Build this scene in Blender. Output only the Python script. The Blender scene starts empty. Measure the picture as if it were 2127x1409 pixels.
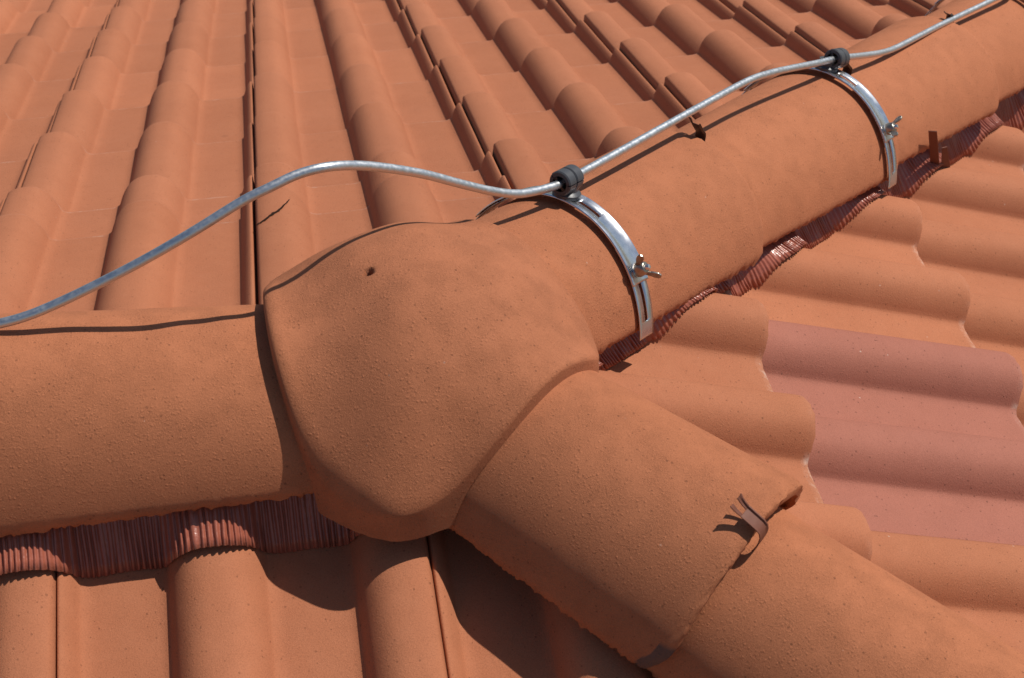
import bpy, bmesh, math, random
import numpy as np
from mathutils import Vector, Matrix, noise
random.seed(7)
S = bpy.context.scene
COL = S.collection
R = math.radians
pi = math.pi

# ------------------------------------------------------------------ camera
cam_d = bpy.data.cameras.new('camera'); cam = bpy.data.objects.new('camera', cam_d); COL.objects.link(cam)
CR = Vector((0.9864252, -0.1637976, -0.0116463)); CU = Vector((0.1125200, 0.6225563, 0.7744436)); CD = Vector((0.1196015, 0.7652411, -0.6325358))
m = Matrix((CR, CU, -CD)).transposed().to_4x4(); m.translation = (-0.0682025, -1.0446171, 0.8967801)
cam.matrix_world = m
cam_d.sensor_width = 36; cam_d.lens = 56.42; cam_d.clip_start = .01; cam_d.clip_end = 3000
cam_d.dof.use_dof = True; cam_d.dof.focus_distance = 1.5; cam_d.dof.aperture_fstop = 20
S.camera = cam

# ------------------------------------------------------------------ sky, sun, exposure
SUN = Vector((.62, .15, 1)).normalized()
w = bpy.data.worlds.new('World'); S.world = w; w.use_nodes = True
nt = w.node_tree; bg = nt.nodes['Background']
sky = nt.nodes.new('ShaderNodeTexSky'); sky.sky_type = 'NISHITA'; sky.sun_disc = False
sky.sun_elevation = math.asin(SUN.z); sky.sun_rotation = math.atan2(SUN.x, SUN.y)
sky.altitude = 100; sky.dust_density = 1.0
nt.links.new(sky.outputs[0], bg.inputs[0]); bg.inputs[1].default_value = .07
sl = bpy.data.lights.new('sun', 'SUN'); sun = bpy.data.objects.new('sun', sl); COL.objects.link(sun)
sl.energy = 4.2; sl.angle = R(.53); sl.color = (1, .95, .87)
sun.rotation_euler = (-SUN).to_track_quat('-Z', 'Y').to_euler(); sun.location = SUN * 20
vs = S.view_settings; vs.view_transform = 'Standard'; vs.look = 'None'; vs.gamma = 1; vs.use_curve_mapping = False; vs.exposure = 0

# ------------------------------------------------------------------ materials
def nodes(name):
    M = bpy.data.materials.new(name); M.use_nodes = True
    t = M.node_tree; return M, t, t.nodes['Principled BSDF']
def N(t, kind, **kw):
    n = t.nodes.new('ShaderNode' + kind)
    for k, v in kw.items():
        if k in n.inputs: n.inputs[k].default_value = v
        else: setattr(n, k, v)
    return n
def ramp(t, src, p0, c0, p1, c1):
    r = t.nodes.new('ShaderNodeValToRGB'); r.color_ramp.elements[0].position = p0; r.color_ramp.elements[1].position = p1
    f = lambda c: c if len(c) == 4 else (*c, 1)
    r.color_ramp.elements[0].color = f(c0); r.color_ramp.elements[1].color = f(c1)
    t.links.new(src, r.inputs[0]); return r.outputs[0]
def mixc(t, fac, a, b, mode='MIX'):
    mx = t.nodes.new('ShaderNodeMix'); mx.data_type = 'RGBA'; mx.blend_type = mode
    for sock, v in ((0, fac), (6, a), (7, b)):
        if hasattr(v, 'links'): t.links.new(v, mx.inputs[sock])
        elif isinstance(v, (int, float)): mx.inputs[sock].default_value = v
        else: mx.inputs[sock].default_value = (*v, 1)
    return mx.outputs[2]
def concrete(name, base, dark, light, grain=.0009, grain_scale=420, pit=.45, edge=True, offset=True, speck=.5, chip=False, tint=(.40, .155, .085)):
    """coloured sand-faced concrete: colour mottling, pits, pale specks, sandy relief"""
    M, t, b = nodes(name); L = t.links.new
    tc = N(t, 'TexCoord'); oi = N(t, 'ObjectInfo')
    v = tc.outputs['Object']
    if offset:
        k = N(t, 'VectorMath', operation='SCALE'); k.inputs[0].default_value = (7.3, 3.1, 5.7); L(oi.outputs['Random'], k.inputs['Scale'])
        a = N(t, 'VectorMath', operation='ADD'); L(v, a.inputs[0]); L(k.outputs[0], a.inputs[1]); v = a.outputs[0]
    def noi(scale, detail=3, rough=.55, dist=0):
        n = N(t, 'TexNoise', Scale=scale, Detail=detail, Roughness=rough, Distortion=dist); L(v, n.inputs['Vector']); return n.outputs['Fac']
    big = noi(9, 4); mid = noi(60, 4, .6); fine = noi(900, 2)
    c = mixc(t, ramp(t, big, .3, (0, 0, 0), .72, (1, 1, 1)), dark, base)
    c = mixc(t, ramp(t, noi(3.5, 5, .65), .42, (0, 0, 0), .75, (.28, .28, .28)), c, tint)
    c = mixc(t, ramp(t, mid, .45, (0, 0, 0), .8, (.25, .25, .25)), c, light)
    c = mixc(t, ramp(t, fine, .35, (.30, .30, .30), .55, (0, 0, 0)), c, tuple(x * .55 for x in dark))
    # small dark pits and pale lime specks
    vo = N(t, 'TexVoronoi', Scale=290); L(v, vo.inputs['Vector'])
    sc = N(t, 'SeparateColor'); L(vo.outputs['Color'], sc.inputs[0])
    thr = N(t, 'MapRange'); L(sc.outputs[0], thr.inputs[0]); thr.inputs[1].default_value = .80; thr.inputs[2].default_value = 1; thr.inputs[3].default_value = 0; thr.inputs[4].default_value = .30
    sub = N(t, 'Math', operation='LESS_THAN'); L(vo.outputs['Distance'], sub.inputs[0]); L(thr.outputs[0], sub.inputs[1])
    pk = N(t, 'Math', operation='MULTIPLY'); L(sub.outputs[0], pk.inputs[0]); pk.inputs[1].default_value = pit
    c = mixc(t, pk.outputs[0], c, tuple(x * .35 for x in dark))
    vo2 = N(t, 'TexVoronoi', Scale=55); L(v, vo2.inputs['Vector'])
    r2 = N(t, 'Math', operation='LESS_THAN'); L(vo2.outputs['Distance'], r2.inputs[0]); r2.inputs[1].default_value = .055
    r3 = N(t, 'Math', operation='MULTIPLY'); L(r2.outputs[0], r3.inputs[0]); L(ramp(t, noi(14, 2), .56, (0, 0, 0), .66, (speck,) * 3), r3.inputs[1])
    c = mixc(t, r3.outputs[0], c, (.62, .5, .42))
    # soft brown weather spots
    vo3 = N(t, 'TexVoronoi', Scale=7); L(v, vo3.inputs['Vector'])
    c = mixc(t, ramp(t, vo3.outputs['Distance'], .02, (.32, .32, .32), .05, (0, 0, 0)), c, tuple(x * .5 for x in dark))
    if edge:   # pale mortar crumbs and rubbed lime along the tail edge (tail lies at local y = 0)
        sep = N(t, 'SeparateXYZ'); L(tc.outputs['Object'], sep.inputs[0])
        near = ramp(t, sep.outputs['Y'], 0, (0, 0, 0), 1, (1, 1, 1))
        mr = N(t, 'MapRange'); L(sep.outputs['Y'], mr.inputs[0]); mr.inputs[1].default_value = -.010; mr.inputs[2].default_value = -.002; mr.inputs[3].default_value = 0; mr.inputs[4].default_value = 1
        flat = N(t, 'MapRange'); L(sep.outputs['Z'], flat.inputs[0]); flat.inputs[1].default_value = .012; flat.inputs[2].default_value = .004; flat.inputs[3].default_value = .12; flat.inputs[4].default_value = 1
        e1 = N(t, 'Math', operation='MULTIPLY'); L(mr.outputs[0], e1.inputs[0]); L(flat.outputs[0], e1.inputs[1])
        e2 = N(t, 'Math', operation='MULTIPLY'); L(e1.outputs[0], e2.inputs[0]); L(ramp(t, noi(75, 4, .7), .49, (.08, .08, .08), .64, (.7, .7, .7)), e2.inputs[1])
        c = mixc(t, e2.outputs[0], c, (.6, .44, .36))
    if chip:
        at = N(t, 'Attribute', attribute_name='chip'); c = mixc(t, at.outputs['Fac'], c, (.15, .085, .065))
    # gentle tone shift from piece to piece
    hs = N(t, 'HueSaturation'); L(c, hs.inputs['Color'])
    va = N(t, 'MapRange'); L(oi.outputs['Random'], va.inputs[0]); va.inputs[3].default_value = .93; va.inputs[4].default_value = 1.06
    L(va.outputs[0], hs.inputs['Value'])
    L(hs.outputs[0], b.inputs['Base Color'])
    b.inputs['Roughness'].default_value = .82; b.inputs['Specular IOR Level'].default_value = .28
    # relief: sand grain of mixed sizes, patchy, plus pits and slow lumps
    g1 = noi(grain_scale * 1.1, 6, .82, .3); g3 = noi(22, 2)
    pat = ramp(t, noi(35, 3, .6), .35, (.35, .35, .35), .65, (1, 1, 1))
    g0 = N(t, 'Math', operation='SUBTRACT'); L(g1, g0.inputs[0]); g0.inputs[1].default_value = .5
    s1 = N(t, 'Math', operation='MULTIPLY'); L(g0.outputs[0], s1.inputs[0]); L(pat, s1.inputs[1])
    vg = N(t, 'TexVoronoi', Scale=grain_scale * .9); L(v, vg.inputs['Vector'])
    sg = N(t, 'SeparateColor'); L(vg.outputs['Color'], sg.inputs[0])
    gd = N(t, 'MapRange'); L(vg.outputs['Distance'], gd.inputs[0]); gd.inputs[1].default_value = .1; gd.inputs[2].default_value = .5; gd.inputs[3].default_value = .5; gd.inputs[4].default_value = 0
    gp = N(t, 'Math', operation='GREATER_THAN'); L(sg.outputs[1], gp.inputs[0]); gp.inputs[1].default_value = .72
    gq = N(t, 'Math', operation='MULTIPLY'); L(gd.outputs[0], gq.inputs[0]); L(gp.outputs[0], gq.inputs[1])
    s0 = N(t, 'Math', operation='MULTIPLY_ADD'); L(gq.outputs[0], s0.inputs[0]); s0.inputs[1].default_value = .45; L(s1.outputs[0], s0.inputs[2])
    s2 = N(t, 'Math', operation='MULTIPLY_ADD'); L(g3, s2.inputs[0]); s2.inputs[1].default_value = .08; L(s0.outputs[0], s2.inputs[2])
    s3 = N(t, 'Math', operation='MULTIPLY_ADD'); L(pk.outputs[0], s3.inputs[0]); s3.inputs[1].default_value = -1.2; L(s2.outputs[0], s3.inputs[2])
    bu = N(t, 'Bump', Strength=1.0, Distance=grain); L(s3.outputs[0], bu.inputs['Height']); L(bu.outputs[0], b.inputs['Normal'])
    return M
ORANGE = (.440, .160, .077); ORANGE_D = (.402, .142, .067); ORANGE_L = (.470, .188, .098)
M_TILE = concrete('roof_tile_concrete', ORANGE, ORANGE_D, ORANGE_L, grain=.0006, grain_scale=520)
M_PINK = concrete('pink_tile_concrete', (.385, .143, .098), (.355, .130, .088), (.41, .16, .112), grain=.0006, grain_scale=520, pit=.5, tint=(.39, .142, .085))
M_RIDGE = concrete('ridge_tile_concrete', (.442, .156, .071), (.426, .149, .067), (.465, .174, .083), grain=.0014, grain_scale=430, pit=.5, edge=False, speck=.25, chip=True, tint=(.425, .152, .066))
M_CAP = concrete('ridge_cap_concrete', (.442, .156, .071), (.424, .148, .066), (.465, .174, .083), grain=.0016, grain_scale=400, edge=False, speck=.2, pit=.5, chip=True)
def metal(name, col, rough, bump=0, bscale=300, mott=0):
    M, t, b = nodes(name); L = t.links.new
    b.inputs['Metallic'].default_value = 1; b.inputs['Roughness'].default_value = rough
    tc = N(t, 'TexCoord'); n = N(t, 'TexNoise', Scale=bscale, Detail=3); L(tc.outputs['Object'], n.inputs['Vector'])
    L(mixc(t, ramp(t, n.outputs['Fac'], .35, (0, 0, 0), .65, (1, 1, 1)), tuple(c * (1 - mott) for c in col), col), b.inputs['Base Color'])
    L(ramp(t, n.outputs['Fac'], .3, (rough * .8,) * 3, .7, (min(1, rough * 1.2),) * 3), b.inputs['Roughness'])
    if bump:
        bu = N(t, 'Bump', Strength=1, Distance=bump); L(n.outputs['Fac'], bu.inputs['Height']); L(bu.outputs[0], b.inputs['Normal'])
    return M
M_WIRE = metal('dull_aluminium_wire', (.66, .68, .70), .44, .00001, 260, .03)
M_STRAP = metal('stainless_strap', (.70, .71, .73), .27, .00005, 90, .08)
M_NUT = metal('tarnished_steel', (.42, .37, .31), .36, .00008, 300, .2)
M_BOLT = metal('bright_steel', (.75, .75, .75), .25)
def plain(name, col, rough, spec=.5, bump=0, bscale=200, mott=.15):
    M, t, b = nodes(name); L = t.links.new
    tc = N(t, 'TexCoord'); n = N(t, 'TexNoise', Scale=bscale, Detail=4); L(tc.outputs['Object'], n.inputs['Vector'])
    L(mixc(t, n.outputs['Fac'], tuple(c * (1 - mott) for c in col), tuple(c * (1 + mott) for c in col)), b.inputs['Base Color'])
    b.inputs['Roughness'].default_value = rough; b.inputs['Specular IOR Level'].default_value = spec
    if bump:
        bu = N(t, 'Bump', Strength=1, Distance=bump); L(n.outputs['Fac'], bu.inputs['Height']); L(bu.outputs[0], b.inputs['Normal'])
    return M
M_PLASTIC = plain('grey_plastic', (.055, .057, .064), .42, .5, .0001, 500)
M_BLACK = plain('black_plastic', (.012, .012, .013), .45)
M_FOIL = plain('red_brown_foil', (.33, .098, .060), .25, .5, .0005, 220)
M_CLIP = plain('red_brown_painted_steel', (.17, .060, .036), .6, .3, .0001, 300)
M_CLIP_SHADED = plain('shaded_clip_steel', (.05, .026, .019), .45, .5, .0001, 300)  # clip steel for the far hip, shade of the sun-averted side put into its colour
M_CRACK = plain('crack_shadow', (.03, .014, .009), .9, .1)
M_DECK = plain('dark_underlay', (.05, .045, .04), .9, .2, .001, 30)
M_GROUND = plain('dry_ground', (.20, .17, .13), .95, .1, .02, 2)

# ------------------------------------------------------------------ mesh helpers
def mesh(name, verts, faces, mat, smooth=True):
    me = bpy.data.meshes.new(name); me.from_pydata([tuple(v) for v in verts], [], faces); me.update()
    me.materials.append(mat)
    if smooth: me.polygons.foreach_set('use_smooth', [True] * len(me.polygons))
    return me
def obj(name, me, parent=None, **props):
    o = bpy.data.objects.new(name, me); COL.objects.link(o)
    if parent is not None: o.parent = parent
    for k, v in props.items(): o[k] = v
    return o
def empty(name, **props):
    o = bpy.data.objects.new(name, None); COL.objects.link(o); o.empty_display_size = .02
    for k, v in props.items(): o[k] = v
    return o
def grid_faces(nu, nv, base=0, wrap_u=False, skip=None):
    """vertices laid out row by row: nv rows of nu"""
    F = []
    for j in range(nv - 1):
        for i in range(nu if wrap_u else nu - 1):
            if skip and skip(i, j): continue
            i2 = (i + 1) % nu
            F.append((base + j * nu + i, base + j * nu + i2, base + (j + 1) * nu + i2, base + (j + 1) * nu + i))
    return F
def fix_normals(me):
    bm = bmesh.new(); bm.from_mesh(me); bmesh.ops.recalc_face_normals(bm, faces=bm.faces); bm.to_mesh(me); bm.free()
def sharp_by_angle(me, deg=40):
    me.set_sharp_from_angle(angle=R(deg))
def tube(path, rad, nseg=16, cap=True):
    """round bar swept along a list of points"""
    P = [Vector(p) for p in path]; V = []; F = []
    T0 = (P[1] - P[0]).normalized(); up = Vector((0, 0, 1)) if abs(T0.z) < .9 else Vector((1, 0, 0))
    n = (up - T0 * up.dot(T0)).normalized()
    for i, q in enumerate(P):
        T = (P[min(i + 1, len(P) - 1)] - P[max(i - 1, 0)]).normalized()
        n = (n - T * n.dot(T)).normalized(); bn = T.cross(n)
        for k in range(nseg):
            a = 2 * pi * k / nseg; V.append(q + (n * math.cos(a) + bn * math.sin(a)) * rad)
    F = grid_faces(nseg, len(P), wrap_u=True)
    if cap:
        F.append(tuple(range(nseg))[::-1]); F.append(tuple(range((len(P) - 1) * nseg, len(P) * nseg)))
    return V, F
def catmull(pts, sub):
    P = [Vector(p) for p in pts]; out = []
    for i in range(len(P) - 1):
        a = P[max(i - 1, 0)]; b = P[i]; c = P[i + 1]; e = P[min(i + 2, len(P) - 1)]
        for k in range(sub):
            t = k / sub
            out.append(.5 * ((2 * b) + (c - a) * t + (2 * a - 5 * b + 4 * c - e) * t * t + (3 * b - a - 3 * c + e) * t ** 3))
    out.append(P[-1]); return out
def lathe(profile, nseg=24):
    """profile: (radius, height) points about local z"""
    V = []; F = []
    for r, z in profile:
        for k in range(nseg):
            a = 2 * pi * k / nseg; V.append((r * math.cos(a), r * math.sin(a), z))
    F = grid_faces(nseg, len(profile), wrap_u=True)
    F.append(tuple(range(nseg))[::-1]); F.append(tuple(range((len(profile) - 1) * nseg, len(profile) * nseg)))
    return V, F
def solidify(o, th, offset=-1, bevel=0):
    md = o.modifiers.new('thickness', 'SOLIDIFY'); md.thickness = th; md.offset = offset
    if bevel:
        b = o.modifiers.new('edge', 'BEVEL'); b.width = bevel; b.segments = 2; b.limit_method = 'ANGLE'; b.angle_limit = R(50)
def nz(x, y, z, s): return noise.noise(Vector((x * s, y * s, z * s)))

# ------------------------------------------------------------------ roof geometry
TA, TC = .3457, .3983            # pitch of the two long slopes / of the hip end
OFF_B, OFF_C = -.0230, .0150
GAUGE = .3099; TILT = .0195 / GAUGE; THICK = .0195
H_ROLL = .037
def roll(u, c):
    q = abs(u - c) / .0405
    z = H_ROLL * (max(0, 1 - q ** 2.7)) ** .88
    d = abs(u - c) - .0405
    z2 = .0028 * (1 - d / .009) ** 2 if -.004 < d < .009 else 0
    return max(z, z2 if d > -.001 else 0)
def prof(u):
    u = (u + .02) % .3 - .02
    return max(roll(u, .0375), roll(u, .1875), roll(u, .3375))
def tile_profile():
    pts = [(.023, .0055), (.0185, .0085), (.0155, .014), (.0148, .0195), (.0158, .0235)]
    u = .0175
    z_at = lambda u: roll(u, .0375)
    us = [.0175, .020, .024, .029, .034, .0375, .041, .046, .051, .056, .061, .065, .069, .072, .0745, .0765, .078, .080, .083, .087]
    pts += [(u, z_at(u)) for u in us]
    pts += [(.10, 0), (.12, .0003), (.135, 0)]
    us = [.138, .142, .145, .147, .1485, .1505, .153, .156, .160, .164, .169, .174, .179, .184, .1875, .192, .197, .202, .207, .211, .215, .219, .222, .2245, .2265, .228, .230, .233, .237]
    pts += [(u, roll(u, .1875)) for u in us]
    pts += [(.25, 0), (.268, .0003), (.284, 0)]
    us = [.288, .292, .295, .297, .2985, .3005, .303, .306, .309]
    pts += [(u, min(roll(u, .3375), .0235)) for u in us]
    pts += [(.3108, .0242), (.3122, .0238), (.3132, .021), (.3145, .008), (.324, .007), (.3255, .013), (.3270, .0145), (.3285, .013), (.330, .006), (.341, .0055), (.3425, .011), (.3445, .011), (.346, .003)]
    return pts
PROF = tile_profile()
def tile_mesh(seed, mat, length=.42):
    rows = [-length, -length * .66, -.15, -.07, -.03, -.012, -.006, -.003, -.0012, 0]
    V = []; n = len(PROF)
    for y in rows:
        for (u, z) in PROF:
            yy = y; zz = z * (1 + .16 * max(-1.2, y / .31)) + y * TILT
            if y > -.02:
                k = 1 + y / .02
                yy += k * .0016 * nz(u + seed * 3.3, seed, 0, 60) + k * .0009 * nz(u, seed * 2.1, 3, 240)
                if y > -.007: zz -= (.0026 * ((y + .007) / .007) ** 2) * (1 + .8 * nz(u, 1 + seed, 5, 150))
            zz += .0005 * nz(u, y, seed * 1.7, 14)
            V.append((u, yy, zz))
    F = grid_faces(n, len(rows))
    b = len(V)
    for (u, z) in PROF:
        V.append((u, -.0012 + .0016 * nz(u + seed * 3.3, seed, 0, 60), z - THICK))
    k = (len(rows) - 1) * n
    for i in range(n - 1): F.append((k + i, k + i + 1, b + i + 1, b + i))
    b2 = len(V)
    for (u, z) in PROF: V.append((u, -.04, z - THICK - .04 * TILT))
    for i in range(n - 1): F.append((b + i, b + i + 1, b2 + i + 1, b2 + i))
    me = mesh('roof_tile', V, F, mat); fix_up(me); sharp_by_angle(me, 55)
    return me
def fix_up(me):
    me.flip_normals() if sum(p.normal.z for p in me.polygons) < 0 else None
def slope_frame(which):
    if which == 'A': t = TA; x = Vector((1, 0, 0)); y = Vector((0, 1, -t)); o = Vector((0, 0, 0))
    if which == 'B': t = TA; x = Vector((-1, 0, 0)); y = Vector((0, -1, -t)); o = Vector((0, 0, OFF_B))
    if which == 'C': t = TC; x = Vector((0, -1, 0)); y = Vector((1, 0, -t)); o = Vector((0, 0, OFF_C))
    y.normalize(); z = x.cross(y)
    return x, y, z, o
roof = empty('tiled_roof', label='orange concrete tiled hip roof whose three slopes fall away from the ridges', category='roof')
VARS = [tile_mesh(s, M_TILE) for s in range(4)]
KEEP = {'A': [((0, 1, 0), .100), ((-.7071, .7071, 0), .012)],
        'B': [((0, -1, 0), .012), ((-.7071, -.7071, 0), .012)],
        'C': [((.7071, -.7071, 0), .012), ((.7071, .7071, 0), .012)]}
tiles = {}
def place_tile(which, u0, s_tail, mat=None, jit=1, key=None, length=None):
    x, y, z, o = slope_frame(which)
    rnd = random.Random('ABC'.index(which) * 7919 + round(u0 * 100) * 131 + round(s_tail * 100) * 17)
    du = rnd.uniform(-.0012, .0012) * jit; ds = rnd.uniform(-.002, .002) * jit; a = rnd.uniform(-.0025, .0025) * jit; dz = rnd.uniform(-.0006, .0008)
    M = Matrix((x, y, z)).transposed().to_4x4(); M.translation = o + x * (u0 + du) + y * (s_tail + ds) + z * dz
    M = M @ Matrix.Rotation(a, 4, 'Z') @ Matrix.Rotation(rnd.uniform(-.003, .003) * jit, 4, 'Y')
    src = rnd.choice(VARS)
    # is it inside, outside or cut by the hip lines?
    corners = [M @ Vector((u, v, 0)) for u in (.0, .346) for v in (-.42, 0)]
    cut = []
    for nrm, d in KEEP[which]:
        nv = Vector(nrm); ins = [c.dot(nv) > d for c in corners]
        if not any(ins): return None
        if not all(ins): cut.append((nv, d))
    me = src
    if cut:
        bm = bmesh.new(); bm.from_mesh(src)
        Mi = M.inverted()
        for nv, d in cut:
            co = Mi @ (nv * d); no = (M.to_3x3().transposed() @ nv)
            bmesh.ops.bisect_plane(bm, geom=bm.verts[:] + bm.edges[:] + bm.faces[:], plane_co=co, plane_no=no, clear_inner=True)
        if len(bm.faces) < 4: bm.free(); return None
        me = bpy.data.meshes.new('cut_roof_tile'); bm.to_mesh(me); bm.free()
        if not me.materials: me.materials.append(M_TILE)
        sharp_by_angle(me, 55)
    t = obj('roof_tile', me, roof); t.matrix_world = M
    if mat:
        t.material_slots[0].link = 'OBJECT'; t.material_slots[0].material = mat
    tiles[key or (which, round(u0, 3), round(s_tail, 3))] = t
    return t
# slope A falls away behind the ridge: right foot of the slot roll at x = -.0594 + .3k
for c in range(-5, 9):
    u0 = -.0594 + .3 * c - .078
    for j in range(-4, 7):
        s = 2.252 - GAUGE * j if j < 6 else .575
        if j == 6 and c >= 1: continue
        place_tile('A', u0, s, key=('A', c, j))
# slope B comes down towards the camera; local right is -x
for c in range(-4, 4):
    u0 = .0613 - .078 + .3 * c
    for j in range(3): place_tile('B', u0, .405 + GAUGE * j, key=('B', c, j))
# slope C is the hip end on the right; local right is -y
for c in range(-6, 5):
    u0 = -(.4200 - .3) - .078 + .3 * c
    for j in range(-4, 2):
        s = .7028 - GAUGE * j
        t = place_tile('C', u0, s, key=('C', c, j), mat=M_PINK if (c, j) == (0, 0) else None)
        if t and (c, j) == (0, 0): t['label'] = 'pinker, unfaded roof tile on the right slope'
# boarding under the tiles
def deck(name, pts, z):
    obj(name, mesh(name, [Vector(p) + Vector((0, 0, z)) for p in pts], [tuple(range(len(pts)))], M_DECK, False), roof)
DD = -.05
deck('roof_deck', [(-2.2, .0, 0), (0, 0, 0), (3.2, 3.2, -TA * 3.2), (3.2, 4, -TA * 4), (-2.2, 4, -TA * 4)], DD)
deck('roof_deck', [(-2.2, 0, OFF_B), (0, 0, OFF_B), (1.1, -1.1, -TA * 1.1 + OFF_B), (-2.2, -1.1, -TA * 1.1 + OFF_B)], DD)
deck('roof_deck', [(0, 0, OFF_C), (2.2, -2.2, -TC * 2.2 + OFF_C), (2.2, 2.2, -TC * 2.2 + OFF_C)], DD)
# hairline crack across the roll of the broken top-course tile
ck = tiles.get(('A', 0, 6))
if ck:
    V = []; F = []
    path = [(.0165, -.115), (.0212, -.1135), (.0265, -.112), (.0318, -.103), (.036, -.096), (.042, -.089), (.047, -.075), (.0518, -.060), (.056, -.043)]
    pp = []
    for i in range(len(path) - 1):
        for k in range(4):
            f = k / 4; pp.append((path[i][0] * (1 - f) + path[i + 1][0] * f, path[i][1] * (1 - f) + path[i + 1][1] * f))
    pp.append(path[-1])
    for i, (u, v) in enumerate(pp):
        v += .0022 * nz(u, v, 1, 300); wd = (.0006 + .0013 * math.sin(pi * (i + 2) / (len(pp) + 3)) ** 1.2) * (.6 + .8 * abs(nz(u, v, 9, 300)))
        for sgn in (-1, 1):
            V.append((u - sgn * wd * .5, v + sgn * wd * 2, roll(u, .0375) * (1 + .16 * v / .31) + v * TILT + .0009))
    for i in range(len(pp) - 1): F.append((2 * i, 2 * i + 1, 2 * i + 3, 2 * i + 2))
    obj('crack', mesh('crack', V, F, M_CRACK), ck, label='dark jagged crack across the roll of the tile')

# ------------------------------------------------------------------ ridge and hip tiles
def ridge_frame(k):
    D = {'L': Vector((-1, 0, 0)), '1': Vector((1, 1, -TA)), '2': Vector((1, -1, -TA))}[k].normalized()
    Nn = D.cross(Vector((0, 0, 1))).normalized(); return D, Nn, Nn.cross(D)
E_L, E_H = -.0157, .014
A0 = R(14); CA, SA = math.cos(A0), math.sin(A0)
def arch(th):
    """(across, up) of the arch at th in 0..pi: a segment of an ellipse, so the flanks stay inclined"""
    a = A0 + th * (pi - 2 * A0) / pi
    return math.cos(a) / CA, (math.sin(a) - SA) / (1 - SA)
def arch_top(q):
    c = min(1, abs(q)) * CA; return (math.sqrt(1 - c * c) - SA) / (1 - SA)
def ridge_pt(k, s, th, w, h, e):
    D, Nn, U = ridge_frame(k); c, z = arch(th)
    return D * s + Nn * (w * c) + U * (e + h * z)
def ridge_tile(name, k, s0, s1, w0, w1, h0, h1, e0, e1, seed, n0=0, lift=0, chip=False, **props):
    """half-round tile from its head s0 to its (wider) tail s1, with thickness and crumbly edges"""
    TH = .0135; nt_, ns = 76, 190
    shift = ridge_frame(k)[1] * n0; D, Nn, U = ridge_frame(k)
    o_head = ridge_pt(k, s0, pi / 2, 0, 0, e0) + shift
    V = []; chipv = []
    ths = [pi * (-.02 + 1.04 * i / (nt_ - 1)) for i in range(nt_)]
    ARCH = [arch(th) for th in ths]
    ss = []
    for j in range(ns):
        f = j / (ns - 1); ss.append(1 - (1 - f) ** 1.25)
    def layer(inner):
        for j, f in enumerate(ss):
            s = s0 + (s1 - s0) * f
            # the last centimetre before the tail swells slightly and its rim is broken and uneven
            for i, th in enumerate(ths):
                wv = w0 + (w1 - w0) * f; hv = h0 + (h1 - h0) * f; e = e0 + (e1 - e0) * f
                if inner: wv -= TH; hv -= TH
                c_, z_ = ARCH[i]
                q = D * s + Nn * (wv * c_ + n0) + U * (e + hv * z_)
                # broad casting unevenness
                r = .0007 * nz(q.x + seed, q.y, q.z, 11) + .00015 * nz(q.x, q.y + seed, q.z, 60)
                de = min(i, nt_ - 1 - i) / (nt_ - 1) * pi * .1      # arc distance from the side edge
                ds = (1 - f) * (s1 - s0)                            # distance from the tail rim
                dh = f * (s1 - s0)
                if lift:
                    a_ = max(0, 1 - abs(th - R(152)) / R(26)); b_ = max(0, 1 - ds / .075); r += lift * (a_ * a_ * (3 - 2 * a_)) * b_ * b_
                edge = max(0, 1 - de / .010); rim = max(0, 1 - ds / .012); rimh = max(0, 1 - dh / .008)
                nrm = (Nn * math.cos(th) + U * math.sin(th))
                jag = (nz(q.x * 1.0 + seed * 3, q.y, q.z, 150) + .9 * nz(q.x, q.y + seed, q.z, 380)) if edge + rim > 0 else 0
                if not inner:
                    r -= .0045 * edge ** 2 + .0045 * rim ** 2 + .003 * rimh ** 2
                r += .0015 * jag * max(edge, rim)
                q += nrm * r
                q -= D * (.014 * max(0, 1 - de / .034) ** 2 * max(0, 1 - ds / .05))
                q -= U * (.0017 * jag * edge)
                q += D * (.0011 * jag * rim) + D * (.0014 * nz(q.x, q.y, seed, 22) * rim)
                V.append(q - o_head)
                if chip:
                    c = 0
                    if not inner and ds < .013 + .006 * nz(q.x, q.y, q.z, 70) and (th if chip > 0 else pi - th) < R(17) + .1 * nz(q.x, q.y, q.z + 5, 60): c = 1
                    chipv.append(c)
                else: chipv.append(0)
    layer(False); layer(True)
    n = nt_ * ns
    F = grid_faces(nt_, ns) + [tuple(reversed(f)) for f in grid_faces(nt_, ns, n)]
    for j in range(ns - 1):
        for i in (0, nt_ - 1):
            a = j * nt_ + i; F.append((a, a + nt_, n + a + nt_, n + a))
    for i in range(nt_ - 1):
        for j in (0, ns - 1):
            a = j * nt_ + i; F.append((a, a + 1, n + a + 1, n + a))
    me = mesh(name, V, F, M_RIDGE); fix_normals(me)
    at = me.attributes.new('chip', 'FLOAT', 'POINT'); at.data.foreach_set('value', [float(c) for c in chipv])
    sharp_by_angle(me, 60)
    o = obj(name, me, None, **props); o.location = o_head
    return o
G1 = 'hip tiles on the far hip'; G2 = 'hip tiles on the near hip'
ridge_tile('ridge_tile', 'L', .060, .48, .1045, .1085, .083, .131, E_L, E_L, 1.3, label='ridge tile at the left running level into the bulging cap', category='ridge tile')
ridge_tile('ridge_tile', 'L', .42, .84, .1045, .1085, .088, .126, E_L, E_L, 2.3, label='ridge tile beyond the left edge of the view, farther from the cap', category='ridge tile')
ridge_tile('hip_tile', '1', .06, .479, .0985, .109, .084, .0985, E_H, E_H, 4.1, label='far hip tile next to the cap, under the nearer metal strap', category='hip tile', group=G1)
ridge_tile('hip_tile', '1', .425, .842, .0945, .110, .082, .0985, E_H, E_H, 5.7, label='far hip tile between the small black clip and the farther metal strap', category='hip tile', group=G1)
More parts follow.
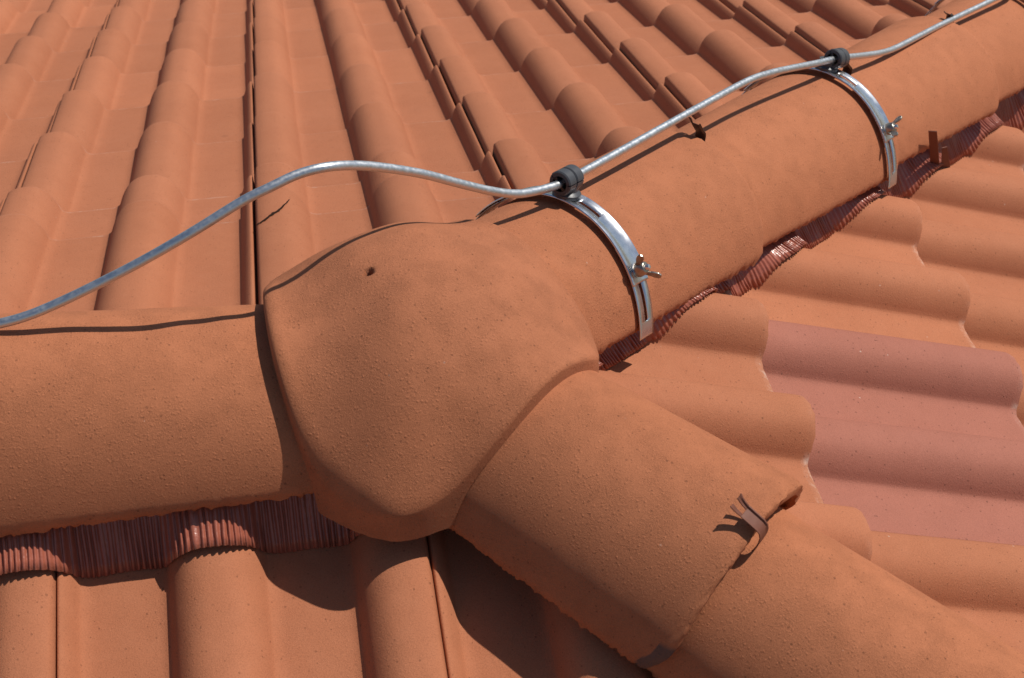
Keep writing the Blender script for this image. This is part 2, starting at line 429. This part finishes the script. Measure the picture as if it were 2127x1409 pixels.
ridge_tile('hip_tile', '1', .79, 1.203, .0945, .110, .082, .0985, E_H, E_H, 6.9, label='far hip tile just beyond the farther metal strap', category='hip tile', group=G1)
ridge_tile('hip_tile', '1', 1.15, 1.565, .0945, .110, .082, .0985, E_H, E_H, 8.2, label='far hip tile in the upper right corner', category='hip tile', group=G1)
ridge_tile('hip_tile', '1', 1.51, 1.93, .0945, .110, .082, .0985, E_H, E_H, 9.2, label='last far hip tile, past the upper right corner of the view', category='hip tile', group=G1)
ridge_tile('hip_tile', '2', .02, .326, .0975, .1115, .086, .1015, -.017, .002, 11.4, n0=-.0171, lift=.003, chip=1, label='near hip tile between the cap and the brown clip, with a rough broken lower rim', category='hip tile', group=G2)
ridge_tile('hip_tile', '2', .275, .70, .0945, .110, .0875, .100, -.011, -.002, 12.9, n0=-.0120, label='near hip tile in the lower right corner, tucked under the brown clip', category='hip tile', group=G2)

# ------------------------------------------------------------------ three-way ridge cap
def cap_cover():
    cx, cy = .015, 0.
    lines = [((-1, 0), .1095), ((-.951, -.308), .1185), ((.7071, .7071), .140), ((.7071, -.7071), .1425), ((.30, -.954), .1435), ((-.6, -.8), .1415), ((-.45, .893), .150), ((1, 0), .170)]
    def Rb(ph):
        d = (math.cos(ph), math.sin(ph)); tot = 0
        for (a, b), off in lines:
            k = a * d[0] + b * d[1]; o = off - (a * cx + b * cy)
            if k > 1e-4: tot += (o / k) ** -16
        return tot ** (-1 / 16)
    def tiletop(x, y, floor=-.036):
        zs = [floor]
        for dx, dy, sl, e0, Hh, W in ((-1, 0, 0, E_L, .083, .1045), (.7071, .7071, TA / 1.4142, E_H, .088, .1015), (.7071, -.7071, TA / 1.4142, -.010, .092, .1025)):
            s = x * dx + y * dy; nn = -x * dy + y * dx - (.017 if dy < 0 else 0)
            if s > 0 and abs(nn) < W: zs.append(e0 - sl * s + Hh * arch_top(nn / W) + .001)
        return max(zs)
    nphi, nrho = 220, 110; ZC = .120
    V = []; hole = Vector((-.0205, .0085))
    chip = []
    bound = []
    # rim height round the outline, carried smoothly inwards (harmonic), then a pillow-like swell on top
    rim = []
    for i in range(nphi):
        ph = 2 * pi * i / nphi; r = Rb(ph); k = max(0, min(1, (-math.cos(ph) - .35) / .4))
        rim.append(tiletop(cx + math.cos(ph) * r, cy + math.sin(ph) * r, -.022 if math.sin(ph) < 0 else -.006) + .018 + .014 * k)
    rim = np.array(rim); kk = np.arange(nphi // 2 + 1)
    soft = np.fft.irfft(np.fft.rfft(rim) * np.exp(-.5 * (kk * R(9)) ** 2), nphi)
    rim = np.maximum(soft, rim - .010)
    FT = np.fft.rfft(rim)
    PH = np.linspace(0, 2 * pi, nphi, endpoint=False); RB = np.array([Rb(a) for a in PH])
    def Rm(ph, mm):
        d = (math.cos(ph), math.sin(ph)); tot = 0
        for (a, b), off in lines:
            k = a * d[0] + b * d[1]
            if k > 1e-4: tot += ((off - a * cx - b * cy) / k) ** -mm
        return tot ** (-1 / mm)
    RAT = RB / np.array([Rm(a, 5) for a in PH]); RAT /= RAT.min()
    def harm(f, ph):
        n = np.arange(len(FT)); c = FT / nphi; v = c[0].real * np.ones_like(ph)
        for k in range(1, 24): v = v + 2 * (np.clip(f, 0, 1.0) ** (k * .8)) * (c[k].real * np.cos(k * ph) - c[k].imag * np.sin(k * ph))
        return v
    def swell(f, ph):
        h = harm(f, ph); pw = 1.7 + .9 * np.clip(np.sin(ph) + .35, 0, 1)
        g = f * (1 + .9 * (np.interp(ph, np.r_[PH, 2 * pi], np.r_[RAT, RAT[0]]) - 1) * np.clip(1 - f ** 3, 0, 1))
        return h + (ZC - h) * np.clip(1 - g ** pw, 0, 1) - np.clip(f - 1, 0, 1) * .10
    gs = .002; gx = np.arange(-.20, .26, gs); X, Y = np.meshgrid(gx, gx)
    PHI = np.arctan2(Y - cy, X - cx) % (2 * pi); RR = np.hypot(X - cx, Y - cy)
    Fg = RR / np.interp(PHI, np.r_[PH, 2 * pi], np.r_[RB, RB[0]])
    Z = swell(Fg, PHI)
    ker = np.exp(-.5 * (np.arange(-24, 25) / 5.5) ** 2); ker /= ker.sum()
    Zb = np.apply_along_axis(lambda v: np.convolve(np.pad(v, 24, 'edge'), ker, 'valid'), 0, Z)
    Zb = np.apply_along_axis(lambda v: np.convolve(np.pad(v, 24, 'edge'), ker, 'valid'), 1, Zb)
    def sample(x, y):
        a = (x + .20) / gs; b = (y + .20) / gs; i0 = int(a); j0 = int(b); u = a - i0; v = b - j0
        return (Zb[j0, i0] * (1 - u) + Zb[j0, i0 + 1] * u) * (1 - v) + (Zb[j0 + 1, i0] * (1 - u) + Zb[j0 + 1, i0 + 1] * u) * v
    for j in range(nrho):
        f = 1 - (1 - j / (nrho - 1)) ** 1.7
        zrow = swell(np.full(nphi, f), PH)
        for i in range(nphi):
            ph = PH[i]; r = RB[i]; x = cx + math.cos(ph) * r * f; y = cy + math.sin(ph) * r * f; d = (1 - f) * r
            rf = .0045 + .0080 * max(0, min(1, (-math.cos(ph) - .1) / .5))
            wgt = min(1, d / .030); wgt = wgt * wgt * (3 - 2 * wgt)
            z = float(zrow[i]) * (1 - wgt) + sample(x, y) * wgt
            if d < rf: z -= rf - math.sqrt(max(0, rf * rf - (rf - d) ** 2))
            z += .0009 * nz(x, y, 1, 14) + .0003 * nz(x, y, 2, 60)
            dh = (Vector((x, y)) - hole).length
            z -= .0014 * max(0, 1 - dh / .010) ** 2
            c = 0
            if dh < .0044 + .0010 * nz(x, y, 3, 350): z -= .008 * min(1, (.0056 - dh) / .0025); c = 1 if dh < .0036 else 0
            V.append((x, y, z)); chip.append(c)
    # rim: down to the tiles it rests on, then back under
    base = (nrho - 1) * nphi
    rows = nrho
    for step in range(1, 5):
        for i in range(nphi):
            x, y, z = V[base + i]; zb = tiletop(x, y)
            zb = min(zb, z - .006)
            jag = .0012 * nz(x, y, 5, 120)
            g = step / 4
            V.append((x, y, z + (zb - z) * g + (jag if step == 4 else 0))); chip.append(0)
    rows += 4
    for i in range(nphi):
        x, y, z = V[(rows - 1) * nphi + i]; dv = Vector((x - cx, y - cy)); dv *= 1 - .012 / dv.length
        V.append((cx + dv.x, cy + dv.y, z + .001)); chip.append(0)
    rows += 1
    F = grid_faces(nphi, rows, wrap_u=True)
    o0 = Vector((0, 0, -.03))
    V = [Vector(v) - o0 for v in V]
    me = mesh('ridge_junction', V, F, M_CAP)
    bm = bmesh.new(); bm.from_mesh(me); bmesh.ops.remove_doubles(bm, verts=bm.verts, dist=1e-6); bmesh.ops.recalc_face_normals(bm, faces=bm.faces)
    bm.to_mesh(me); bm.free(); me.polygons.foreach_set('use_smooth', [True] * len(me.polygons))
    at = me.attributes.new('chip', 'FLOAT', 'POINT')
    at.data.foreach_set('value', [1.0 if (Vector((v.co.x, v.co.y)) - hole).length < .0034 else 0.0 for v in me.vertices])
    sharp_by_angle(me, 70)
    o = obj('ridge_junction', me, None, label='bulging three-way ridge cap with a small nail hole where the ridges meet', category='ridge cap')
    o.location = o0
    return o
cap_cover()

# ------------------------------------------------------------------ pleated flashing strips under the ridge tiles
def surf_B(x, y):
    s = -y; u = -x - (.0613 - .078)
    v = s * math.hypot(1, TA) - .405
    return -TA * s + OFF_B + (prof(u) + v * TILT) / math.cos(math.atan(TA))
def surf_C(x, y):
    u = -y - (-(.4200 - .3) - .078); S_ = x * math.hypot(1, TC)
    j = math.ceil((S_ - .7028) / GAUGE); v = S_ - (.7028 + j * GAUGE)
    return -TC * x + OFF_C + (prof(u) + v * TILT) / math.cos(math.atan(TC))
def flashing(name, origin, along, out, length, surf, n_pan, n_roll, ztop, seed, pleat=.0050, **props):
    nu = int(length / .00045); rows = 10; V = []
    ph = 0
    for j in range(rows):
        f = j / (rows - 1)
        ph = seed
        for i in range(nu):
            a = length * i / (nu - 1)
            P0 = origin + along * a
            # find where the lower edge lies on the tiles
            e = P0 + out * n_pan; rz = 0
            for _ in range(3):
                pr = surf(e.x, e.y, True); e = P0 + out * (n_pan + (n_roll - n_pan) * pr / H_ROLL + .002 * nz(a, seed, 0, 30))
            zb = surf(e.x, e.y, False) + .0022
            zt = P0.z + ztop
            q = P0 + out * .055; q.z = zt
            b = Vector((e.x, e.y, zb))
            pnt = q.lerp(b, f)
            pnt.z += .006 * math.sin(pi * f) * (1 - f)
            lph = a / pleat * 2 * pi + 5.5 * nz(a, seed, 1, 38) + 2.0 * nz(a, seed, 4, 110) + f * 2.2 * nz(a, f * .04 + seed, 7, 70)
            amp = .0011 * (.35 + .65 * f) * (1 + 1.1 * nz(a, f * .03 + seed, 2, 90))
            w_ = math.sin(lph); w_ = math.copysign(abs(w_) ** .6, w_)
            pnt.z += amp * w_ + .0008 * nz(a, f * .05, seed, 160)
            pnt += out * (amp * w_ * .8)
            pnt.z = max(pnt.z, surf(pnt.x, pnt.y, False) + .0018 + .5 * amp * (1 + w_))
            V.append(pnt)
    o0 = origin.copy(); V = [v - o0 for v in V]
    me = mesh(name, V, grid_faces(nu, rows), M_FOIL)
    o = obj(name, me, None, **props); o.location = o0
    solidify(o, .0004, 0)
    return o
def sB(x, y, only):
    return prof(-x - (.0613 - .078)) if only else surf_B(x, y)
def sC(x, y, only):
    return prof(-y - (-(.4200 - .3) - .078)) if only else surf_C(x, y)
flashing('flashing_strip', Vector((-.62, 0, 0)), Vector((1, 0, 0)), Vector((0, -1, 0)), .72, sB, .108, .125, -.004, 2.2,
         label='pleated red-brown foil strip peeping out below the left ridge tile', category='flashing')
D1 = ridge_frame('1')[0]; N1 = ridge_frame('1')[1]
flashing('flashing_strip', D1 * .10, D1, Vector((N1.x, N1.y, 0)), 1.7, sC, .090, .109, .006, 5.1,
         label='pleated red-brown foil strip along the lower side of the far hip', category='flashing')
D2, N2, U2 = ridge_frame('2')
flashing('flashing_strip', D2 * .10, D2, Vector((-N2.x, -N2.y, 0)) * (1 if -N2.x > 0 else -1), .55, sC, .080, .098, .000, 8.1,
         label='pleated foil strip under the right side of the near hip', category='flashing')

# ------------------------------------------------------------------ lightning conductor wire
WIRE = [(-0.4858,0.0315,0.0645),(-0.4142,0.0158,0.0859),(-0.3621,0.0078,0.0972),(-0.3155,0.0052,0.1048),(-0.2922,0.0056,0.1095),(-0.2685,0.0084,0.1162),(-0.2366,0.0115,0.1278),
(-0.1962,0.0139,0.1454),(-0.1558,0.0181,0.1643),(-0.1158,0.0274,0.1815),(-0.0920,0.0313,0.1898),(-0.0683,0.0373,0.1957),(-0.0450,0.0428,0.1962),(-0.0213,0.0585,0.1847),
(0.0028,0.0728,0.1704),(0.0359,0.0911,0.1484),(0.0704,0.1083,0.1228),(0.0975,0.1221,0.1033),(0.1211,0.1356,0.0884),(0.1410,0.1494,0.0794),(0.1617,0.1652,0.0722),
(0.1763,0.1773,0.0689),(0.2189,0.2202,0.0572),(0.2817,0.2841,0.0409),(0.3503,0.3538,0.0231),(0.4253,0.4295,0.0029),(0.4650,0.4671,-0.0118),(0.5062,0.5042,-0.0301),
(0.5496,0.5429,-0.0498),(0.5841,0.5741,-0.0649),(0.6347,0.6201,-0.0915),(0.6759,0.6580,-0.1125),(0.7084,0.6898,-0.1263),(0.7542,0.7366,-0.1421),(0.8148,0.7989,-0.1626),
(0.8758,0.8574,-0.1814),(0.9366,0.9119,-0.1972),(1.0008,0.9703,-0.2127),(1.0500,1.0200,-0.2180),(1.2200,1.1900,-0.2850),(1.4800,1.4500,-0.3780)]
V, F = tube(catmull([(-.9, .03, .07), (-.65, .035, .068)] + WIRE, 8), .0040, 20)
me = mesh('conductor_wire', V, F, M_WIRE); fix_normals(me); sharp_by_angle(me, 60)
obj('conductor_wire', me, None, label='dull grey aluminium lightning conductor wire looping over the cap and along the far hip', category='wire')

# ------------------------------------------------------------------ conductor holders: strap, tongues, wing nuts, plastic clamp
SW, SH = .1058, .0941
def band(name, s, th0, th1, dr, parent, o0, half=.0134, flat=False, slot=None, slot_half=.0023, n=90, th_mm=.0009):
    prof_ = [(-half, .0002), (-half * .93, .0012), (-half * .80, .0014), (-half * .66, .0012), (-half * .50, .0002), (-slot_half, 0), (slot_half, 0), (half * .72, .0001), (half * .86, .0010), (half * .95, .0011), (half, .0002)]
    if flat: prof_ = [(-half, 0), (-half * .75, .0002), (-slot_half, 0), (slot_half, 0), (half * .75, .0002), (half, 0)]
    D, Nn, U = ridge_frame('1'); V = []
    mid = [k for k in range(len(prof_) - 1) if abs(prof_[k][0] + slot_half) < 1e-9][0]
    for i in range(n):
        th = th0 + (th1 - th0) * i / (n - 1)
        for t_, hh in prof_:
            V.append(ridge_pt('1', s + t_, th, SW + dr + hh, SH + dr + hh, E_H) - o0)
    def skip(a, b):
        if not slot or a != mid: return False
        th = th0 + (th1 - th0) * (b + .5) / (n - 1)
        return slot[0] < th < slot[1]
    me = mesh(name, V, grid_faces(len(prof_), n, skip=skip), M_STRAP)
    ob = obj(name, me, parent); solidify(ob, th_mm, 0); sharp_by_angle(me, 35)
    return ob
def wing_nut(parent, P, axis, spin, o0):
    q = axis.to_track_quat('Z', 'X'); M = Matrix.Translation(P - o0) @ q.to_matrix().to_4x4() @ Matrix.Rotation(spin, 4, 'Z')
    V, F = lathe([(.0010, 0), (.0056, 0), (.0058, .0015), (.0048, .006), (.0040, .0075), (.0022, .0078)], 20)
    def wing(sg):
        # an ear rising sideways from the hub
        out = [(.0035, .0005), (.0042, .0048), (.0068, .0098), (.0088, .0122), (.0114, .0130), (.0133, .0116), (.0134, .0090), (.0112, .0066), (.0082, .0044), (.0056, .0012)]
        b = len(V); m = len(out)
        for t_ in (-.0008, .0008):
            for (x, z) in out: V.append((sg * x, t_, z))
        F.append(tuple(range(b, b + m))); F.append(tuple(range(b + 2 * m - 1, b + m - 1, -1)))
        for i in range(m): F.append((b + i, b + (i + 1) % m, b + m + (i + 1) % m, b + m + i))
    wing(1); wing(-1)
    V = [tuple(c * 1.3 for c in v) for v in V]
    me = mesh('wing_nut', V, F, M_NUT, True); fix_normals(me); sharp_by_angle(me, 50)
    o = obj('wing_nut', me, parent); o.matrix_local = M
    bv = o.modifiers.new('edge', 'BEVEL'); bv.width = .0005; bv.segments = 2; bv.limit_method = 'ANGLE'
    V, F = lathe([(.0012, -.006), (.0024, -.006), (.0026, .0128), (.0020, .0136), (.0006, .0137)], 16)
    me = mesh('bolt', V, F, M_BOLT); fix_normals(me); sharp_by_angle(me, 40)
    b = obj('bolt', me, parent); b.matrix_local = M
    V, F = lathe([(.0030, 0), (.0070, 0), (.0070, .0010), (.0030, .0010)], 20)
    me = mesh('washer', V, F, M_STRAP); fix_normals(me); sharp_by_angle(me, 40)
    wsh = obj('washer', me, parent); wsh.matrix_local = Matrix.Translation(P - o0 - axis * .0008) @ q.to_matrix().to_4x4()
def ring_sector(R0, R1, a0, a1, z0, z1, bev=.0012, n=40):
    """thick ring piece about local z with softened outer edges"""
    P = [(R0, z0), (R1 - bev, z0), (R1, z0 + bev), (R1, z1 - bev), (R1 - bev, z1), (R0, z1)]
    V = []; m = len(P)
    for i in range(n + 1):
        a = a0 + (a1 - a0) * i / n
        for r, z in P: V.append((r * math.cos(a), r * math.sin(a), z))
    F = []
    for i in range(n):
        for k in range(m):
            F.append((i * m + k, i * m + (k + 1) % m, (i + 1) * m + (k + 1) % m, (i + 1) * m + k))
    F.append(tuple(range(m))); F.append(tuple(range(n * m, n * m + m))[::-1])
    return V, F
def holder(s, wire_pt, wire_dir, spin_r, spin_l, label, dr=0, th_up=(24, 152), lower=(-5, 46), nut_th=31):
    base = ridge_pt('1', s, pi / 2, SW, SH + dr + .002, E_H)
    D, Nn, U = ridge_frame('1')
    root = empty('conductor_holder', label=label, category='conductor holder', group='wire holders strapped over the far hip'); root.location = base
    band('strap', s, R(th_up[0]), R(th_up[1]), dr + .002, root, base, slot=(R(66), R(81)), n=120)
    band('slotted_tongue', s, R(lower[0]), R(lower[1]), dr + .0006, root, base, half=.0120, flat=True, slot=(R(4), R(30)), slot_half=.0026, n=60, th_mm=.0012)
    band('slotted_tongue', s, R(180 - lower[1]), R(180 - lower[0]), dr + .0006, root, base, half=.0120, flat=True, slot=(R(150), R(176)), slot_half=.0026, n=60, th_mm=.0012)
    for th, sp in ((R(nut_th), spin_r),):
        P = ridge_pt('1', s, th, SW + dr + .0045, SH + dr + .0045, E_H)
        n_ = (Nn * math.cos(th) / SW + U * math.sin(th) / SH).normalized()
        wing_nut(root, P, n_, sp, base)
    # plastic foot and clamp
    z = wire_pt - base; up = (z - wire_dir * z.dot(wire_dir)).normalized(); side = up.cross(wire_dir).normalized()
    M = Matrix((side, wire_dir.cross(side) * 1, wire_dir)).transposed()
    M = Matrix((wire_dir.cross(up) * -1, up, wire_dir)).transposed().to_4x4()
    if M.determinant() < 0: M = Matrix((wire_dir.cross(up), up, wire_dir)).transposed().to_4x4()
    M.translation = wire_pt - base
    V, F = lathe([(.002, 0), (.0128, 0), (.0136, .0012), (.0136, .0040), (.0118, .0056), (.0100, .0066), (.0098, .0095), (.0105, .0130), (.004, .0135)], 32)
    me = mesh('clamp_foot', V, F, M_PLASTIC); fix_normals(me); sharp_by_angle(me, 40)
    ft = obj('clamp_foot', me, root); ft.matrix_local = Matrix.Translation(U * .0002) @ U.to_track_quat('Z', 'X').to_matrix().to_4x4()
    # ring in two shells with a seam gap, so that the slit and the joint are real
    for a0, a1, z0, z1 in ((R(36), R(172), -.0122, -.0003), (R(36), R(172), .0003, .0122), (R(178), R(390), -.0122, -.0003), (R(178), R(390), .0003, .0122)):
        V, F = ring_sector(.0078, .0122 if a0 < 3 else .0118, a0, a1, z0, z1)
        me = mesh('clamp_shell', V, F, M_PLASTIC); fix_normals(me); sharp_by_angle(me, 30)
        b = obj('clamp_shell', me, root); b.matrix_local = M
    V, F = ring_sector(.0073, .0092, 0, 2 * pi * .9999, -.0118, .0118, bev=.0004, n=48)
    me = mesh('clamp_lining', V, F, M_BLACK); fix_normals(me); sharp_by_angle(me, 30)
    b = obj('clamp_lining', me, root); b.matrix_local = M
    for a in (45, 135, 225, 315):
        V, F = ring_sector(.0034, .0075, R(a - 16), R(a + 16), -.0124, .0124, bev=.0005, n=5)
        me = mesh('clamp_jaw', V, F, M_BLACK); fix_normals(me); sharp_by_angle(me, 30)
        b = obj('clamp_jaw', me, root); b.matrix_local = M
    return root
def wdir(i): return (Vector(WIRE[i + 1]) - Vector(WIRE[i - 1])).normalized()
holder(.229, Vector(WIRE[21]), (Vector(WIRE[22]) - Vector(WIRE[21])).normalized() * .6 + wdir(21) * .4, R(20), R(40), 'nearer conductor holder, metal strap with grey clamp beside the cap')
holder(.803, Vector(WIRE[29]), wdir(29), R(105), R(30), 'farther conductor holder, metal strap with grey clamp near the upright bracket', dr=.007)
holder(1.445, Vector((1.05, 1.02, -.218)), wdir(38), R(60), R(30), 'conductor holder at the very top right, of which only the strap end shows', dr=.009)

# ------------------------------------------------------------------ ridge clips at the hip joints
def clip(k, s, th, w_, h_, label, lift=.012, width=.0125, e_=E_H, n0=0, rise=0, splay=.25, mat=None, prongs=(-1, 1), short=1):
    """painted steel clip: hooks round the tail rim of the upper tile and ends in two upturned prongs"""
    D, Nn, U = ridge_frame(k)
    P = ridge_pt(k, s, th, w_, h_, e_) + Nn * n0
    nn = (Nn * math.cos(th) / w_ + U * math.sin(th) / h_).normalized(); tt = D.cross(nn).normalized()
    path = [(.002, -.030), (.005, -.024), (.0062, -.016), (.0066, -.010), (.0062, -.004), (.0045, .0006), (.001, .0030), (-.004, .0044), (-.009, .0056), (-.014, .0070)]
    prong = [(-.014, .0070), (-.0175, .0084), (-.0210, .0104), (-.0235, .0128)]
    path = [(a, b + max(0, -a) * rise) for a, b in path]; prong = [(a, b + max(0, -a) * rise) for a, b in prong]
    root = empty('ridge_clip', label=label, category='clip', group='red-brown clips at the hip tile joints'); root.location = P
    V = []; hw = width / 2
    cols = [-1, -.85, -.7, -.25, .25, .7, .85, 1]; lip = [.0016, .0016, 0, 0, 0, 0, .0016, .0016]
    for a, b in path:
        for c, l in zip(cols, lip): V.append(D * a + nn * (b + l) + tt * (c * hw))
    me = mesh('clip_plate', V, grid_faces(len(cols), len(path)), mat or M_CLIP); sharp_by_angle(me, 45)
    o = obj('clip_plate', me, root); solidify(o, .0009, 0, .0002)
    for sg in prongs:
        V = []
        for i, (a, b) in enumerate(prong):
            a = -.014 + (a + .014) * short; b = prong[0][1] + (b - prong[0][1]) * short
            f = i / (len(prong) - 1)
            for c, l in ((.38, 0), (.7, 0), (.85, .0016), (1, .0016)):
                V.append(D * a + nn * (b * (lift / .012) ** f + l) + tt * (sg * c * hw * (1 + splay * f)))
        me = mesh('prong', V, grid_faces(4, len(prong)), mat or M_CLIP); sharp_by_angle(me, 45)
        o = obj('prong', me, root); solidify(o, .0009, 0, .0002)
    return root
PS = -1
clip('2', .326, R(81), .1115, .1015, e_=.002, n0=-.0171, label='brown two-pronged clip hooked over the rough rim of the near hip tile')
clip('1', .479, R(88), .109, .0985, 'small dark clip sticking up midway between the two metal straps', rise=.62, mat=M_CLIP_SHADED, prongs=(PS,), short=.55)
clip('1', .842, R(84), .110, .0985, 'clip half hidden behind the farther grey clamp', rise=.3, mat=M_CLIP_SHADED, short=.6)
clip('1', 1.203, R(87), .110, .0985, 'clip just below the wire near the upper right corner', rise=.15, mat=M_CLIP_SHADED, prongs=(), short=.5)

# ------------------------------------------------------------------ upright bracket at the far hip
def bracket():
    B0 = Vector((.768, .628, -.300))
    root = empty('upright_bracket', label='upright red-brown folded steel bracket standing at the edge of the far hip', category='bracket'); root.location = B0
    def strip(name, pts, width_dir, w, taper=1):
        V = []
        for i, q in enumerate(pts):
            f = i / (len(pts) - 1); ww = w * (1 + (taper - 1) * f)
            for c in (-.5, -.17, .17, .5): V.append(Vector(q) + width_dir * (c * ww))
        me = mesh(name, V, grid_faces(4, len(pts)), M_CLIP, False); o = obj(name, me, root); solidify(o, .0012, 0, .0003); return o
    a = Vector((.94, -.30, 0)).normalized(); b = Vector((.55, .83, 0)).normalized()
    strip('upright_plate', [(0, 0, 0), (-.016, -.020, .041), (-.032, -.041, .082), (-.0475, -.060, .122)], a, .0125, .85)
    strip('side_flange', [(.0165, .005, -.004), (.002, -.013, .036), (-.013, -.031, .076)], b * .5 + a * .7, .019, .42)
    strip('base_tab', [(.0, 0, .002), (.010, .001, .0), (.020, .006, -.004)], Vector((-.35, -.45, .8)), .014, 1)
bracket()

# ------------------------------------------------------------------ ground far below, out of view
g = obj('ground', mesh('ground', [(-900, -900, -6), (900, -900, -6), (900, 900, -6), (-900, 900, -6)], [(0, 1, 2, 3)], M_GROUND, False)); g['kind'] = 'structure'

S.render.engine = 'CYCLES'
S.render.resolution_x = 1024; S.render.resolution_y = 678
